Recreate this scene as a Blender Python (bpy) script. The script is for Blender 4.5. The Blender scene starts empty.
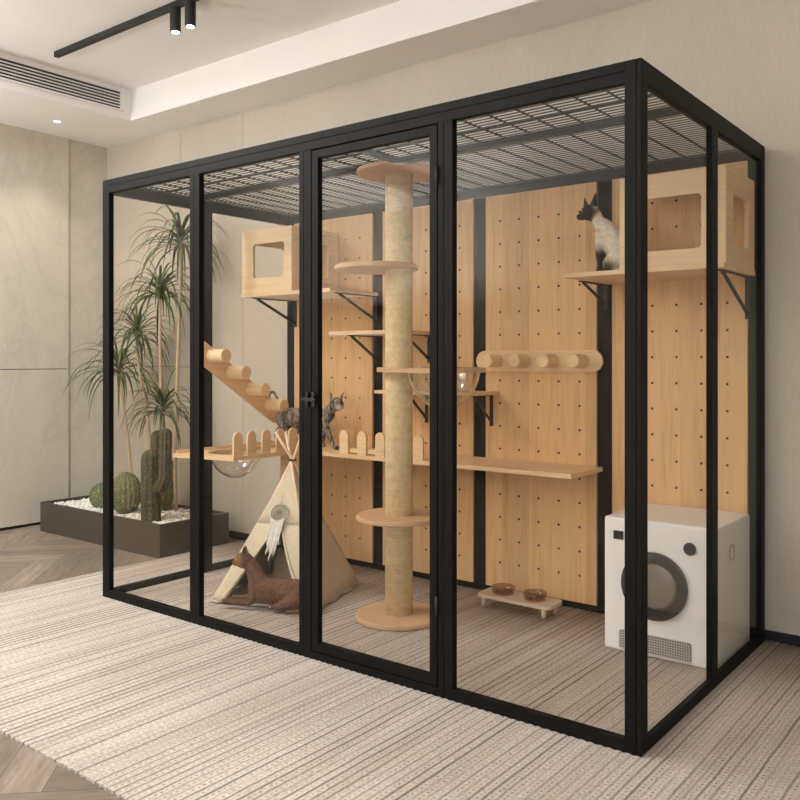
import bpy, bmesh, math, random
from mathutils import Vector, Matrix
random.seed(7)
C = bpy.context.scene.collection
PI = math.pi
V = Vector

# ------------------------------------------------------------------ materials
def lin(c):
    return tuple(((x/255)/12.92 if x/255 <= .04045 else ((x/255+.055)/1.055)**2.4) for x in c) + (1,)

class NT:
    def __init__(s, name):
        s.m = bpy.data.materials.new(name); s.m.use_nodes = True
        s.t = s.m.node_tree; s.b = s.t.nodes['Principled BSDF']; s.out = s.t.nodes['Material Output']
    def n(s, typ, **k):
        x = s.t.nodes.new(typ)
        for a, v in k.items():
            if a[0] == '_':
                x.inputs[a[1:].replace('_', ' ')].default_value = v
            else: setattr(x, a, v)
        return x
    def l(s, a, b): s.t.links.new(a, b)
    def coords(s, scale, kind='Object', rot=(0,0,0)):
        tc = s.n('ShaderNodeTexCoord'); mp = s.n('ShaderNodeMapping')
        mp.inputs['Scale'].default_value = scale; mp.inputs['Rotation'].default_value = rot
        s.l(tc.outputs[kind], mp.inputs['Vector']); return mp.outputs['Vector']
    def noise(s, vec, scale, detail=3, rough=.5, dist=0):
        x = s.n('ShaderNodeTexNoise'); x.inputs['Scale'].default_value = scale
        x.inputs['Detail'].default_value = detail; x.inputs['Roughness'].default_value = rough
        x.inputs['Distortion'].default_value = dist
        s.l(vec, x.inputs['Vector']); return x.outputs['Fac']
    def ramp(s, fac, stops):
        x = s.n('ShaderNodeValToRGB'); e = x.color_ramp.elements
        while len(e) < len(stops): e.new(.5)
        for k, (p, c) in enumerate(stops):
            e[k].position = p; e[k].color = c
        s.l(fac, x.inputs['Fac']); return x.outputs['Color']
    def mix(s, fac, a, b, mode='MIX'):
        x = s.n('ShaderNodeMix', data_type='RGBA', blend_type=mode)
        for v, i in ((fac, 0), (a, 6), (b, 7)):
            if hasattr(v, 'links'): s.l(v, x.inputs[i])
            else: x.inputs[i].default_value = v
        return x.outputs[2]
    def math(s, op, a, b=None, c=None):
        x = s.n('ShaderNodeMath', operation=op)
        for v, i in ((a, 0), (b, 1), (c, 2)):
            if v is None: continue
            if hasattr(v, 'links'): s.l(v, x.inputs[i])
            else: x.inputs[i].default_value = v
        return x.outputs[0]
    def bump(s, h, strength=.3, dist=.01):
        x = s.n('ShaderNodeBump'); x.inputs['Strength'].default_value = strength; x.inputs['Distance'].default_value = dist
        s.l(h, x.inputs['Height']); s.l(x.outputs['Normal'], s.b.inputs['Normal'])
    def base(s, c, rough=.5, metal=0, spec=.5):
        if hasattr(c, 'links'): s.l(c, s.b.inputs['Base Color'])
        else: s.b.inputs['Base Color'].default_value = c
        s.b.inputs['Roughness'].default_value = rough; s.b.inputs['Metallic'].default_value = metal
        s.b.inputs['Specular IOR Level'].default_value = spec

def plain(name, rgb, rough=.5, metal=0, spec=.5, var=.06, nscale=20, bump=0):
    t = NT(name); c = lin(rgb); v = t.coords((1,1,1)); f = t.noise(v, nscale)
    d = tuple(x*(1-var) for x in c[:3])+(1,); u = tuple(min(1, x*(1+var)) for x in c[:3])+(1,)
    t.base(t.ramp(f, [(.3, d), (.7, u)]), rough, metal, spec)
    if bump: t.bump(t.noise(v, nscale*6), bump, .003)
    return t.m

def wood(name, rgb, axis='z', rough=.5, contrast=.14, plank=None):
    t = NT(name); sc = {'x': (1.2,22,22), 'y': (22,1.2,22), 'z': (22,22,1.2)}[axis]
    v = t.coords(sc); c = lin(rgb)
    f1 = t.noise(v, 1.4, 4, .6, .8); f2 = t.noise(v, 6, 3, .6)
    f = t.math('ADD', t.math('MULTIPLY', f1, .65), t.math('MULTIPLY', f2, .35))
    d = (c[0]*(1-contrast*1.5), c[1]*(1-contrast*1.9), c[2]*(1-contrast*2.4), 1)
    u = tuple(min(1, x*(1+contrast*.6)) for x in c[:3])+(1,)
    col = t.ramp(f, [(.30, d), (.5, c), (.72, u)])
    if plank:
        tc = t.n('ShaderNodeTexCoord'); sp = t.n('ShaderNodeSeparateXYZ'); t.l(tc.outputs['Object'], sp.inputs[0])
        cell = t.math('FLOOR', t.math('DIVIDE', sp.outputs['X'], plank))
        w = t.n('ShaderNodeTexWhiteNoise', noise_dimensions='1D'); t.l(cell, w.inputs['W'])
        k = t.n('ShaderNodeMapRange'); t.l(w.outputs['Value'], k.inputs['Value'])
        k.inputs['To Min'].default_value = .86; k.inputs['To Max'].default_value = 1.06
        cc = t.n('ShaderNodeCombineXYZ'); [t.l(k.outputs[0], cc.inputs[i]) for i in range(3)]
        col = t.mix(1, col, cc.outputs[0], 'MULTIPLY')
    t.base(col, rough, 0, .35); t.bump(f2, .08, .002)
    return t.m

M = {}
M['oak_v'] = wood('oak_vertical', (222,182,134), 'z', plank=.16)
M['oak_x'] = wood('oak_lengthwise', (230,198,158), 'x')
M['oak_y'] = wood('oak_crosswise', (230,198,158), 'y')
M['oak_box'] = wood('oak_pale', (234,206,166), 'x', contrast=.1)
M['pale_under'] = plain('pale_underside', (244,236,224), .5, var=.02)  # whitish layer on the underside of two shelf boards
M['oak_disc'] = wood('oak_disc', (206,170,134), 'x', .55, .1)
M['oak_peg'] = wood('oak_peg', (232,202,158), 'y', .5, .1)
M['pole_wood'] = wood('pine_pole', (236,205,175), 'z', .5, .06)
M['frame'] = plain('charcoal_aluminium', (12,11,10), .55, .0, .16, .05)
M['frame_dark'] = plain('black_gasket', (14,13,12), .6)
M['steel_black'] = plain('black_steel', (24,23,22), .55)
M['hole'] = plain('hole_dark', (38,26,18), .9, var=.02)

def glass(name, tint, refl=.8, haze=0, hazecol=(200,190,170)):
    t = NT(name); t.t.nodes.remove(t.b)
    tr = t.n('ShaderNodeBsdfTransparent'); tr.inputs['Color'].default_value = tint
    gl = t.n('ShaderNodeBsdfGlossy'); gl.inputs['Roughness'].default_value = .02; gl.inputs['Color'].default_value = (1,1,1,1)
    ge = t.n('ShaderNodeNewGeometry'); dp = t.n('ShaderNodeVectorMath', operation='DOT_PRODUCT')
    t.l(ge.outputs['Incoming'], dp.inputs[0]); t.l(ge.outputs['Normal'], dp.inputs[1])
    sch = t.math('POWER', t.math('SUBTRACT', 1, t.math('ABSOLUTE', dp.outputs['Value'])), 5)
    fac = t.math('MULTIPLY', t.math('ADD', t.math('MULTIPLY', sch, .96), .04), refl)
    mx = t.n('ShaderNodeMixShader'); t.l(fac, mx.inputs[0])
    t.l(tr.outputs[0], mx.inputs[1]); t.l(gl.outputs[0], mx.inputs[2])
    t.l(mx.outputs[0], t.out.inputs['Surface']); return t.m
M['glass'] = glass('clear_bronze_glass', (.965,.955,.94,1), .34)
M['acrylic'] = glass('clear_acrylic', (.93,.925,.91,1), 2.2)
M['bowl_glass'] = glass('brown_glass', (.72,.62,.52,1), 1.2)

# sisal rope: fine turns round the pole
def sisal():
    t = NT('sisal_rope'); tc = t.n('ShaderNodeTexCoord'); sp = t.n('ShaderNodeSeparateXYZ'); t.l(tc.outputs['Object'], sp.inputs[0])
    v = t.coords((1,1,1)); nz = t.noise(v, 40, 3)
    ang = t.math('ARCTAN2', sp.outputs['Y'], sp.outputs['X'])
    z = t.math('ADD', t.math('MULTIPLY', sp.outputs['Z'], 2*PI/.0085), t.math('MULTIPLY', nz, 2.2))
    w1 = t.math('SINE', z)
    tw = t.math('SINE', t.math('ADD', t.math('MULTIPLY', ang, 34), t.math('MULTIPLY', sp.outputs['Z'], 2*PI/.0085*.5)))
    h = t.math('ADD', t.math('MULTIPLY', w1, .24), t.math('MULTIPLY', tw, .22))
    h = t.math('ADD', h, t.math('MULTIPLY', nz, 1.0))
    big = t.noise(t.coords((.5,.5,14)), 2.0, 3)
    h = t.math('ADD', h, t.math('MULTIPLY', big, .7))
    col = t.ramp(t.math('MULTIPLY', h, .6), [(.1, lin((180,152,114))), (.45, lin((230,206,164))), (.85, lin((248,232,198)))])
    t.base(col, .9, 0, .15); t.bump(h, .6, .004); return t.m
M['sisal'] = sisal()

def rug_mat():
    t = NT('braided_rug'); tc = t.n('ShaderNodeTexCoord'); sp = t.n('ShaderNodeSeparateXYZ'); t.l(tc.outputs['Object'], sp.inputs[0])
    v = t.coords((1,1,1)); P_ = .032
    wob = t.math('MULTIPLY', t.math('SUBTRACT', t.noise(t.coords((14,3,1)), 1.0, 2), .5), .010)
    X = t.math('ADD', sp.outputs['X'], wob)
    ph = t.math('FRACT', t.math('DIVIDE', X, P_))                      # 0..1 across one rib
    grv = t.math('ABSOLUTE', t.math('SUBTRACT', ph, .5))               # .5 at the groove
    groove = t.n('ShaderNodeMapRange', interpolation_type='SMOOTHSTEP'); t.l(grv, groove.inputs['Value'])
    groove.inputs['From Min'].default_value = .33; groove.inputs['From Max'].default_value = .5
    row = t.math('FLOOR', t.math('DIVIDE', X, P_))
    wn = t.n('ShaderNodeTexWhiteNoise', noise_dimensions='1D'); t.l(row, wn.inputs['W'])
    yy = t.math('FRACT', t.math('ADD', t.math('DIVIDE', sp.outputs['Y'], .021), t.math('MULTIPLY', row, .5)))
    dy = t.math('ABSOLUTE', t.math('SUBTRACT', yy, .5))
    dx = t.math('ABSOLUTE', t.math('SUBTRACT', t.math('FRACT', t.math('ADD', t.math('DIVIDE', X, P_/2), .5)), .5))
    d = t.math('ADD', t.math('MULTIPLY', grv, 2.1), t.math('MULTIPLY', dy, 1.0))
    dot = t.n('ShaderNodeMapRange', interpolation_type='SMOOTHSTEP'); t.l(d, dot.inputs['Value'])
    dot.inputs['From Min'].default_value = .14; dot.inputs['From Max'].default_value = .46
    dot.inputs['To Min'].default_value = 1; dot.inputs['To Max'].default_value = 0
    spk = t.noise(t.coords((1,1,1)), 90, 2)
    k = t.n('ShaderNodeMapRange'); t.l(spk, k.inputs['Value']); k.inputs['From Min'].default_value = .35; k.inputs['From Max'].default_value = .65
    dark = t.math('MULTIPLY', dot.outputs[0], t.math('ADD', .35, t.math('MULTIPLY', k.outputs[0], .65)))
    dark = t.math('MULTIPLY', dark, t.math('ADD', .55, t.math('MULTIPLY', wn.outputs['Value'], .45)))
    wn2 = t.n('ShaderNodeTexWhiteNoise', noise_dimensions='1D'); t.l(t.math('ADD', t.math('ROUND', t.math('DIVIDE', X, P_)), 77.3), wn2.inputs['W'])
    dark = t.math('MAXIMUM', t.math('MULTIPLY', dark, .95), t.math('MULTIPLY', groove.outputs[0], t.math('ADD', .08, t.math('MULTIPLY', wn2.outputs['Value'], .62))))
    fib = t.noise(t.coords((60,14,1)), 4, 3)
    c = t.ramp(fib, [(.25, lin((166,156,146))), (.55, lin((202,193,183))), (.8, lin((222,214,205)))])
    big = t.ramp(t.noise(t.coords((5,.35,1)), 2.5, 3), [(.3, (.84,.82,.80,1)), (.65, (1,1,1,1))])
    c = t.mix(1, c, big, 'MULTIPLY')
    t.base(t.mix(dark, c, lin((74,60,50))), .95, 0, .1)
    t.bump(t.math('SUBTRACT', t.math('MULTIPLY', fib, .4), dark), .5, .004); return t.m
M['rug'] = rug_mat()

def floor_mat():
    t = NT('oak_herringbone'); v = t.coords((1,1,1), 'UV')
    v1 = t.coords((2.2,16,1), 'UV')
    f = t.noise(v1, 1.3, 5, .65, 1.4)
    vc = t.n('ShaderNodeVertexColor', layer_name='plank')
    col = t.ramp(f, [(.25, lin((104,93,82))), (.5, lin((146,133,119))), (.78, lin((172,158,142)))])
    t.base(t.mix(1, col, vc.outputs['Color'], 'MULTIPLY'), .38, 0, .4); t.bump(f, .05, .002); return t.m
M['floor'] = floor_mat()

def wall_mat(name, rgb, marble=.0):
    t = NT(name); v = t.coords((1,1,1)); c = lin(rgb)
    a = t.noise(t.coords((1,1,.35)), 1.1, 5, .6, .6); b = t.noise(t.coords((60,60,9)), 2, 2)
    f = t.math('ADD', t.math('MULTIPLY', a, .7), t.math('MULTIPLY', b, .3))
    d = tuple(x*.88 for x in c[:3])+(1,); u = tuple(min(1,x*1.07) for x in c[:3])+(1,)
    col = t.ramp(f, [(.35, d), (.62, u)])
    if marble:
        m = t.noise(t.coords((1,1,.8), rot=(.5,.4,.3)), .9, 6, .6, 1.6)
        k = t.math('ABSOLUTE', t.math('SUBTRACT', m, .5))
        vein = t.ramp(k, [(0, (marble,)*3+(1,)), (.035, (0,0,0,1))])
        col = t.mix(vein, col, tuple(x*.6 for x in c[:3])+(1,))
    t.base(col, .6, 0, .3); t.bump(b, .06, .002); return t.m
M['wall_back'] = wall_mat('plaster_back', (190,182,168))
M['wall_left'] = wall_mat('stone_left', (204,197,182), .2)
M['ceiling'] = plain('ceiling_paint', (240,236,233), .85, var=.02, nscale=2)
M['white'] = plain('white_enamel', (240,239,238), .35, var=.01)
M['grey_white'] = plain('pale_grey_plastic', (196,192,188), .5, var=.02)
M['dark_glass'] = plain('dark_door_ring', (62,56,51), .35, var=.03)
M['porthole'] = plain('porthole_glass', (128,118,108), .18, var=.08, nscale=5)
M['black'] = plain('black_plastic', (26,25,25), .5)
M['planter'] = plain('planter_bronze', (72,64,56), .45, var=.05)
M['pebble'] = plain('white_pebble', (232,228,220), .7, var=.12, nscale=12)
M['canvas'] = plain('cream_canvas', (206,195,170), .9, var=.05, nscale=30, bump=.2)
M['mat'] = plain('mat_cotton', (196,188,168), .95, var=.1, nscale=40, bump=.3)
M['cushion'] = plain('cushion_fabric', (178,160,132), .95, var=.12, nscale=50, bump=.3)
M['thread'] = plain('grey_thread', (150,148,142), .9, var=.2, nscale=80)
M['tassel'] = plain('white_tassel', (218,214,205), .9, var=.12, nscale=60)
M['stand'] = wood('stand_birch', (214,200,178), 'x', .5, .06)
def emit(name, c, s):
    t = NT(name); t.b.inputs['Emission Color'].default_value = c; t.b.inputs['Emission Strength'].default_value = s
    return t.m
M['lamp'] = emit('lamp_face', (1,.93,.82,1), 6)

def leaf_mat(name, a, b):
    t = NT(name); f = t.noise(t.coords((1,1,1)), 9, 3)
    t.base(t.ramp(f, [(.3, lin(a)), (.7, lin(b))]), .5, 0, .4); return t.m
M['leaf'] = leaf_mat('dragon_leaf', (42,62,28), (98,116,62))
M['stem'] = wood('dragon_stem', (190,168,140), 'z', .8, .15)
def cactus_mat(name, a, b, spine):
    t = NT(name); f = t.noise(t.coords((1,1,1)), 8, 3)
    vo = t.n('ShaderNodeTexVoronoi'); vo.inputs['Scale'].default_value = 70; t.l(t.coords((1,1,.6)), vo.inputs['Vector'])
    k = t.ramp(vo.outputs['Distance'], [(.12, (1,1,1,1)), (.3, (0,0,0,1))])
    t.base(t.mix(k, t.ramp(f, [(.3, lin(a)), (.7, lin(b))]), lin(spine)), .7, 0, .2); return t.m
M['cactus'] = cactus_mat('column_cactus_skin', (58,58,42), (82,78,58), (140,130,104))
M['barrel'] = cactus_mat('barrel_cactus_skin', (84,88,58), (118,118,84), (200,192,150))

# ------------------------------------------------------------------ mesh tools
class MB:
    def __init__(s): s.b = bmesh.new(); s.mats = []; s.cur = 0
    def mat(s, m):
        if m not in s.mats: s.mats.append(m)
        s.cur = s.mats.index(m); return s
    def _fin(s, faces, smooth):
        for f in faces: f.material_index = s.cur; f.smooth = smooth
    def box(s, x0, x1, y0, y1, z0, z1, bev=0, mtx=None):
        n0 = set(s.b.faces) if bev else ()
        vs = [s.b.verts.new((x, y, z)) for z in (z0, z1) for y in (y0, y1) for x in (x0, x1)]
        q = [(0,2,3,1), (4,5,7,6), (0,1,5,4), (2,6,7,3), (0,4,6,2), (1,3,7,5)]
        fs = [s.b.faces.new([vs[i] for i in k]) for k in q]
        if bev:
            es = list({e for f in fs for e in f.edges})
            bmesh.ops.bevel(s.b, geom=es, offset=bev, segments=2, affect='EDGES', profile=.6)
        new = [f for f in s.b.faces if f not in n0] if bev else fs
        s._fin(new, False)
        if mtx: bmesh.ops.transform(s.b, matrix=mtx, verts=list({v for f in new for v in f.verts}))
        return s
    def tube(s, pts, rad, n=12, cap=True, smooth=True):
        pts = [V(p) for p in pts]
        if not hasattr(rad, '__len__'): rad = [rad]*len(pts)
        rings = []; up = None
        for i, p in enumerate(pts):
            a = pts[max(0, i-1)]; c = pts[min(len(pts)-1, i+1)]; t = (c-a).normalized()
            if up is None:
                up = V((0,0,1)) if abs(t.z) < .9 else V((1,0,0))
            s1 = t.cross(up).normalized(); u1 = s1.cross(t).normalized(); up = u1
            rings.append([s.b.verts.new(p + (s1*math.cos(2*PI*k/n)+u1*math.sin(2*PI*k/n))*rad[i]) for k in range(n)])
        fs = []
        for a, c in zip(rings, rings[1:]):
            for k in range(n): fs.append(s.b.faces.new((a[k], a[(k+1)%n], c[(k+1)%n], c[k])))
        s._fin(fs, smooth)
        if cap:
            f = [s.b.faces.new(rings[0][::-1]), s.b.faces.new(rings[-1])]; s._fin(f, False)
        return s
    def lathe(s, prof, c=(0,0,0), n=40, smooth=True, flute=0, nf=0, ret=False):
        """prof: list of (r,z); closed at r=0 ends"""
        rings = []
        for r, z in prof:
            if r < 1e-6: rings.append([s.b.verts.new((c[0], c[1], c[2]+z))])
            else: rings.append([s.b.verts.new((c[0]+r*(1+flute*math.cos(nf*2*PI*k/n))*math.cos(2*PI*k/n),
                                               c[1]+r*(1+flute*math.cos(nf*2*PI*k/n))*math.sin(2*PI*k/n), c[2]+z)) for k in range(n)])
        fs = []
        for a, b in zip(rings, rings[1:]):
            for k in range(n):
                j = (k+1) % n
                if len(a) == 1 and len(b) == 1: continue
                if len(a) == 1: fs.append(s.b.faces.new((a[0], b[j], b[k])))
                elif len(b) == 1: fs.append(s.b.faces.new((a[k], a[j], b[0])))
                else: fs.append(s.b.faces.new((a[k], a[j], b[j], b[k])))
        s._fin(fs, smooth)
        return [v for r in rings for v in r] if ret else s
    def disc(s, c, r, t, n=56, bev=.004, axis=None):
        z0, z1 = 0, t
        prof = [(0,z0), (r-bev,z0), (r,z0+bev), (r,z1-bev), (r-bev,z1), (0,z1)]
        new = s.lathe(prof, (0,0,0), n, False, ret=True)
        m = Matrix.Translation(c)
        if axis: m = m @ V((0,0,1)).rotation_difference(V(axis)).to_matrix().to_4x4()
        bmesh.ops.transform(s.b, matrix=m, verts=new); return s
    def prism(s, outer, holes, thick, mtx):
        """2D outline (with holes) in local xy, extruded 0..thick in local z, then mtx"""
        loops = [outer] + list(holes); n0 = set(s.b.faces); allv = []
        es = []
        for lp in loops:
            vs = [s.b.verts.new((x, y, 0)) for x, y in lp]; allv += vs
            es += [s.b.edges.new((vs[i], vs[(i+1) % len(vs)])) for i in range(len(vs))]
        if holes:
            g = bmesh.ops.triangle_fill(s.b, edges=es, use_beauty=True)
            fs = [x for x in g['geom'] if isinstance(x, bmesh.types.BMFace)]
        else: fs = [s.b.faces.new(allv)]
        for f in fs:
            f.normal_update()
            if f.normal.z > 0: f.normal_flip()
        ex = bmesh.ops.extrude_face_region(s.b, geom=fs)
        nv = [x for x in ex['geom'] if isinstance(x, bmesh.types.BMVert)]
        for v in nv: v.co.z += thick
        new = [f for f in s.b.faces if f not in n0]; s._fin(new, False)
        bmesh.ops.transform(s.b, matrix=mtx, verts=list({v for f in new for v in f.verts}))
        bmesh.ops.recalc_face_normals(s.b, faces=new); return s
    def ball(s, c, r, sc=(1,1,1), seg=16, rot=None):
        m = Matrix.Translation(c)
        if rot: m = m @ rot
        m = m @ Matrix.Diagonal((sc[0]*r, sc[1]*r, sc[2]*r, 1))
        nv = max(6, seg*2//3); rings = [[s.b.verts.new(m @ V((0,0,-1)))]]
        for i in range(1, nv):
            a = -PI/2+PI*i/nv
            rings.append([s.b.verts.new(m @ V((math.cos(a)*math.cos(2*PI*k/seg), math.cos(a)*math.sin(2*PI*k/seg), math.sin(a)))) for k in range(seg)])
        rings.append([s.b.verts.new(m @ V((0,0,1)))]); fs = []
        for a, b in zip(rings, rings[1:]):
            for k in range(seg):
                j = (k+1) % seg
                if len(a) == 1: fs.append(s.b.faces.new((a[0], b[j], b[k])))
                elif len(b) == 1: fs.append(s.b.faces.new((a[k], a[j], b[0])))
                else: fs.append(s.b.faces.new((a[k], a[j], b[j], b[k])))
        s._fin(fs, True); return s
    def strip(s, pts, wid, side):
        """thin double-width ribbon with a crease along pts"""
        L = []; 
        for p, w in zip(pts, wid):
            L.append([s.b.verts.new(p-side*w), s.b.verts.new(p+V((0,0,-w*.35))), s.b.verts.new(p+side*w)])
        fs = []
        for a, b in zip(L, L[1:]):
            fs += [s.b.faces.new((a[0], a[1], b[1], b[0])), s.b.faces.new((a[1], a[2], b[2], b[1]))]
        s._fin(fs, True); return s
    def build(s, name, parent=None, mat=None, origin=None, **props):
        me = bpy.data.meshes.new(name)
        if mat: s.mats = s.mats or [mat]
        par_loc = V(parent_world(parent)) if parent else V((0,0,0))
        org = V(origin) if origin is not None else par_loc
        bmesh.ops.translate(s.b, vec=-org, verts=s.b.verts)
        s.b.to_mesh(me); s.b.free()
        for m in s.mats: me.materials.append(m)
        o = bpy.data.objects.new(name, me); C.objects.link(o)
        o.location = org - par_loc
        if parent: o.parent = parent
        for k, v in props.items(): o[k] = v
        return o
def parent_world(o):
    l = V(o.location)
    while o.parent: o = o.parent; l += V(o.location)
    return l
def empty(name, loc, label, cat, group=None):
    o = bpy.data.objects.new(name, None); C.objects.link(o); o.location = loc; o.empty_display_size = .05
    o['label'] = label; o['category'] = cat
    if group: o['group'] = group
    return o
def tag(o, label, cat, group=None):
    o['label'] = label; o['category'] = cat
    if group: o['group'] = group
    return o
def mb(m): return MB().mat(m)
def rrect(x0, x1, y0, y1, r, n=6):
    out = []
    for cx, cy, a0 in ((x1-r, y0+r, -PI/2), (x1-r, y1-r, 0), (x0+r, y1-r, PI/2), (x0+r, y0+r, PI)):
        out += [(cx+r*math.cos(a0+PI/2*k/n), cy+r*math.sin(a0+PI/2*k/n)) for k in range(n+1)]
    return out
# local (x,y,z) -> world: plane standing in XZ facing -Y
MXZ = lambda y: Matrix(((1,0,0,0), (0,0,1,y), (0,1,0,0), (0,0,0,1)))
MYZ = lambda x: Matrix(((0,0,1,x), (1,0,0,0), (0,1,0,0), (0,0,0,1)))
MXY = lambda z: Matrix.Translation((0,0,z))

# ------------------------------------------------------------------ room
XL, XR, YB, YF, ZC = -5.15, 2.6, 1.44, -5.2, 3.0
FZ = -.010
def struct(o): o['kind'] = 'structure'; return o
# herringbone floor
def make_floor():
    b = bmesh.new(); uv = b.loops.layers.uv.new('UVMap'); vc = b.loops.layers.color.new('plank')
    W, L = .15, .75; n = int(L/W); g = .0012
    R = Matrix.Rotation(PI/4, 4, 'Z'); cen = V((-1.3, -1.9, 0))
    def plank(x, y, horiz):
        w, h = (L, W) if horiz else (W, L)
        co = [(x+g, y+g), (x+w-g, y+g), (x+w-g, y+h-g), (x+g, y+h-g)]
        p = [R @ V((a, c, 0)) + cen for a, c in co]
        if all(q.x < XL-.3 or q.x > XR+.3 or q.y < YF-.3 or q.y > YB+.3 for q in p): return
        f = b.faces.new([b.verts.new((q.x, q.y, FZ)) for q in p])
        s = random.uniform(.82, 1.08); ox, oy = random.uniform(0, 30), random.uniform(0, 30)
        uvs = [(0,0), (L,0), (L,W), (0,W)] if horiz else [(0,0), (0,W), (L,W), (L,0)]
        for l, (a, c) in zip(f.loops, uvs): l[uv].uv = (a+ox, c+oy); l[vc] = (s, s, s, 1)
    for i in range(-70, 70):
        for j in range(-14, 14):
            # herringbone lattice
            bx = i*W + j*L; by = i*W - j*L
            plank(bx, by, True); plank(bx+L, by-L+W, False) if False else plank(bx - W, by, False)
    for co, no in (((XL-.1,0,0),(-1,0,0)), ((XR+.1,0,0),(1,0,0)), ((0,YF-.1,0),(0,-1,0)), ((0,YB+.1,0),(0,1,0))):
        bmesh.ops.bisect_plane(b, geom=b.verts[:]+b.edges[:]+b.faces[:], plane_co=co, plane_no=no, clear_outer=True)
    me = bpy.data.meshes.new('floor'); b.to_mesh(me); b.free(); me.materials.append(M['floor']); me.materials.append(M['black'])
    o = bpy.data.objects.new('floor', me); C.objects.link(o); struct(o)
    return o
fl = make_floor()
struct(mb(M['planter']).box(XL-.1, XR+.1, YF-.1, YB+.1, -.08, FZ-.0005).build('floor_slab'))

# back wall: plaster panels with fine joints over a backing
def panel_wall(name, mat, boxes, backing):
    m = mb(M['hole']); m.box(*backing); m.mat(mat)
    for bx in boxes: m.box(*bx)
    return struct(m.build(name))
g = .003
zz = [(0, 1.20), (1.20+g, ZC)]
panel_wall('wall_back', M['wall_back'],
    [(a, b-g, YB, YB+.02, z0, z1) for a, b in ((XL, -4.18), (-4.18, -3.485), (-3.485, XR)) for z0, z1 in (zz if b < 0 else [(0, ZC)])],
    (XL-.1, XR+.1, YB+.015, YB+.12, -.05, 3.3))
panel_wall('wall_left', M['wall_left'],
    [(XL-.02, XL+.0, 1.085+g, YB, 0, ZC)] +
    [(XL-.02, XL+.025, y0+g, y1, z0, z1) for y0, y1 in ((-.1, 1.085), (-1.4, -.1), (-2.7, -1.4), (-4.0, -2.7), (YF, -4.0)) for z0, z1 in ((.012, 1.18), (1.18+.006, ZC))],
    (XL-.12, XL-.01, YF-.1, YB+.1, -.05, 3.3))
panel_wall('wall_right', M['wall_back'], [(XR, XR+.02, YF, YB, 0, ZC)], (XR+.01, XR+.1, YF-.1, YB+.1, -.05, 3.3))
# front wall behind the camera, with a big unseen window added for fill light
WX0, WX1, WZ0, WZ1 = -1.4, 2.4, .10, 2.85
m = mb(M['wall_back'])
m.box(XL-.1, WX0, YF-.12, YF, -.05, 3.3); m.box(WX1, XR+.1, YF-.12, YF, -.05, 3.3)
m.box(WX0, WX1, YF-.12, YF, -.05, WZ0); m.box(WX0, WX1, YF-.12, YF, WZ1, 3.3)
struct(m.build('wall_front'))
m = mb(M['frame'])
for x in (WX0, (2*WX0+WX1)/3, (WX0+2*WX1)/3, WX1-.05): m.box(x, x+.05, YF-.08, YF-.03, WZ0, WZ1)
m.box(WX0, WX1, YF-.08, YF-.03, WZ0, WZ0+.05); m.box(WX0, WX1, YF-.08, YF-.03, WZ1-.05, WZ1)
struct(m.build('added_window_1'))  # frame of the added window, never in view

# ceiling: dropped soffit round a raised tray
TX, TY, TZ = -4.33, 1.11, 3.23
m = mb(M['ceiling'])
m.box(XL-.1, TX, YF, YB+.1, ZC, 3.4)                # left soffit
m.box(TX, XR+.1, TY, YB+.1, ZC, 3.4)                # back soffit
m.box(2.0, XR+.1, YF, TY, ZC, 3.4)
m.box(TX, 2.0, YF-.1, YF+.35, ZC, 3.4)
m.box(TX, 2.0, YF+.35, TY, TZ, 3.4)                 # raised tray
struct(m.build('ceiling'))
m = mb(M['ceiling'])
m.box(TX, 2.0, TY-.015, TY, ZC, ZC+.03, .003); m.box(TX, TX+.015, YF+.35, TY, ZC, ZC+.03, .003)
m.box(TX, 2.0, TY-.006, TY, ZC+.03, ZC+.055)
struct(m.build('trim_1'))
# baseboards
m = mb(M['black']); m.box(XL, XR, YB-.012, YB, FZ, .04); struct(m.build('baseboard_back'))
m = mb(M['black']); m.box(XL+.0, XL+.018, YF, YB-.012, FZ, .012); struct(m.build('baseboard_left'))

# air grille in the left tray side
av = empty('air_vent', (TX, .3, 3.13), 'long white slotted air conditioning grille in the ceiling recess', 'air vent')
y0, y1, z0, z1 = -1.6, 1.045, 3.055, 3.205
m = mb(M['ceiling'])
m.box(TX, TX+.012, y0, y1, z0, z0+.014, .002); m.box(TX, TX+.012, y0, y1, z1-.014, z1, .002)
m.box(TX, TX+.012, y0, y0+.03, z0+.014, z1-.014); m.box(TX, TX+.012, y1-.03, y1, z0+.014, z1-.014); m.build('vent_frame', av)
mb(M['black']).box(TX+.0005, TX+.002, y0+.03, y1-.03, z0+.012, z1-.012).build('duct_opening', av)
for k in range(5):
    z = z0+.026+k*.0215
    mb(M['ceiling']).box(TX+.002, TX+.012, y0+.03, y1-.03, z, z+.0075).build('slat', av)

# track light
RZ = TZ
tl = empty('track_light', (-2.7, .36, RZ), 'black ceiling track with cylindrical spotlights', 'track light')
mb(M['black']).box(-4.05, -.6, .345, .378, RZ-.035, RZ, .003).build('rail', tl)
for x in (-2.82, -2.69):
    sp = mb(M['black']).disc((x, .36, RZ-.165), .030, .135, 28, .003).build('spotlight_head', tl)
    mb(M['lamp']).disc((x, .36, RZ-.168), .022, .0025, 24, .0005).build('lamp_face', sp)
dl = empty('downlight', (-4.745, .77, ZC), 'small round recessed downlight in the lower ceiling border', 'ceiling light')
mb(M['white']).disc((-4.745, .77, ZC-.003), .032, .003, 32, .001).build('trim_ring', dl)
mb(M['lamp']).disc((-4.745, .77, ZC-.0045), .022, .0015, 24, .0003).build('lamp_face', dl)

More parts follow.
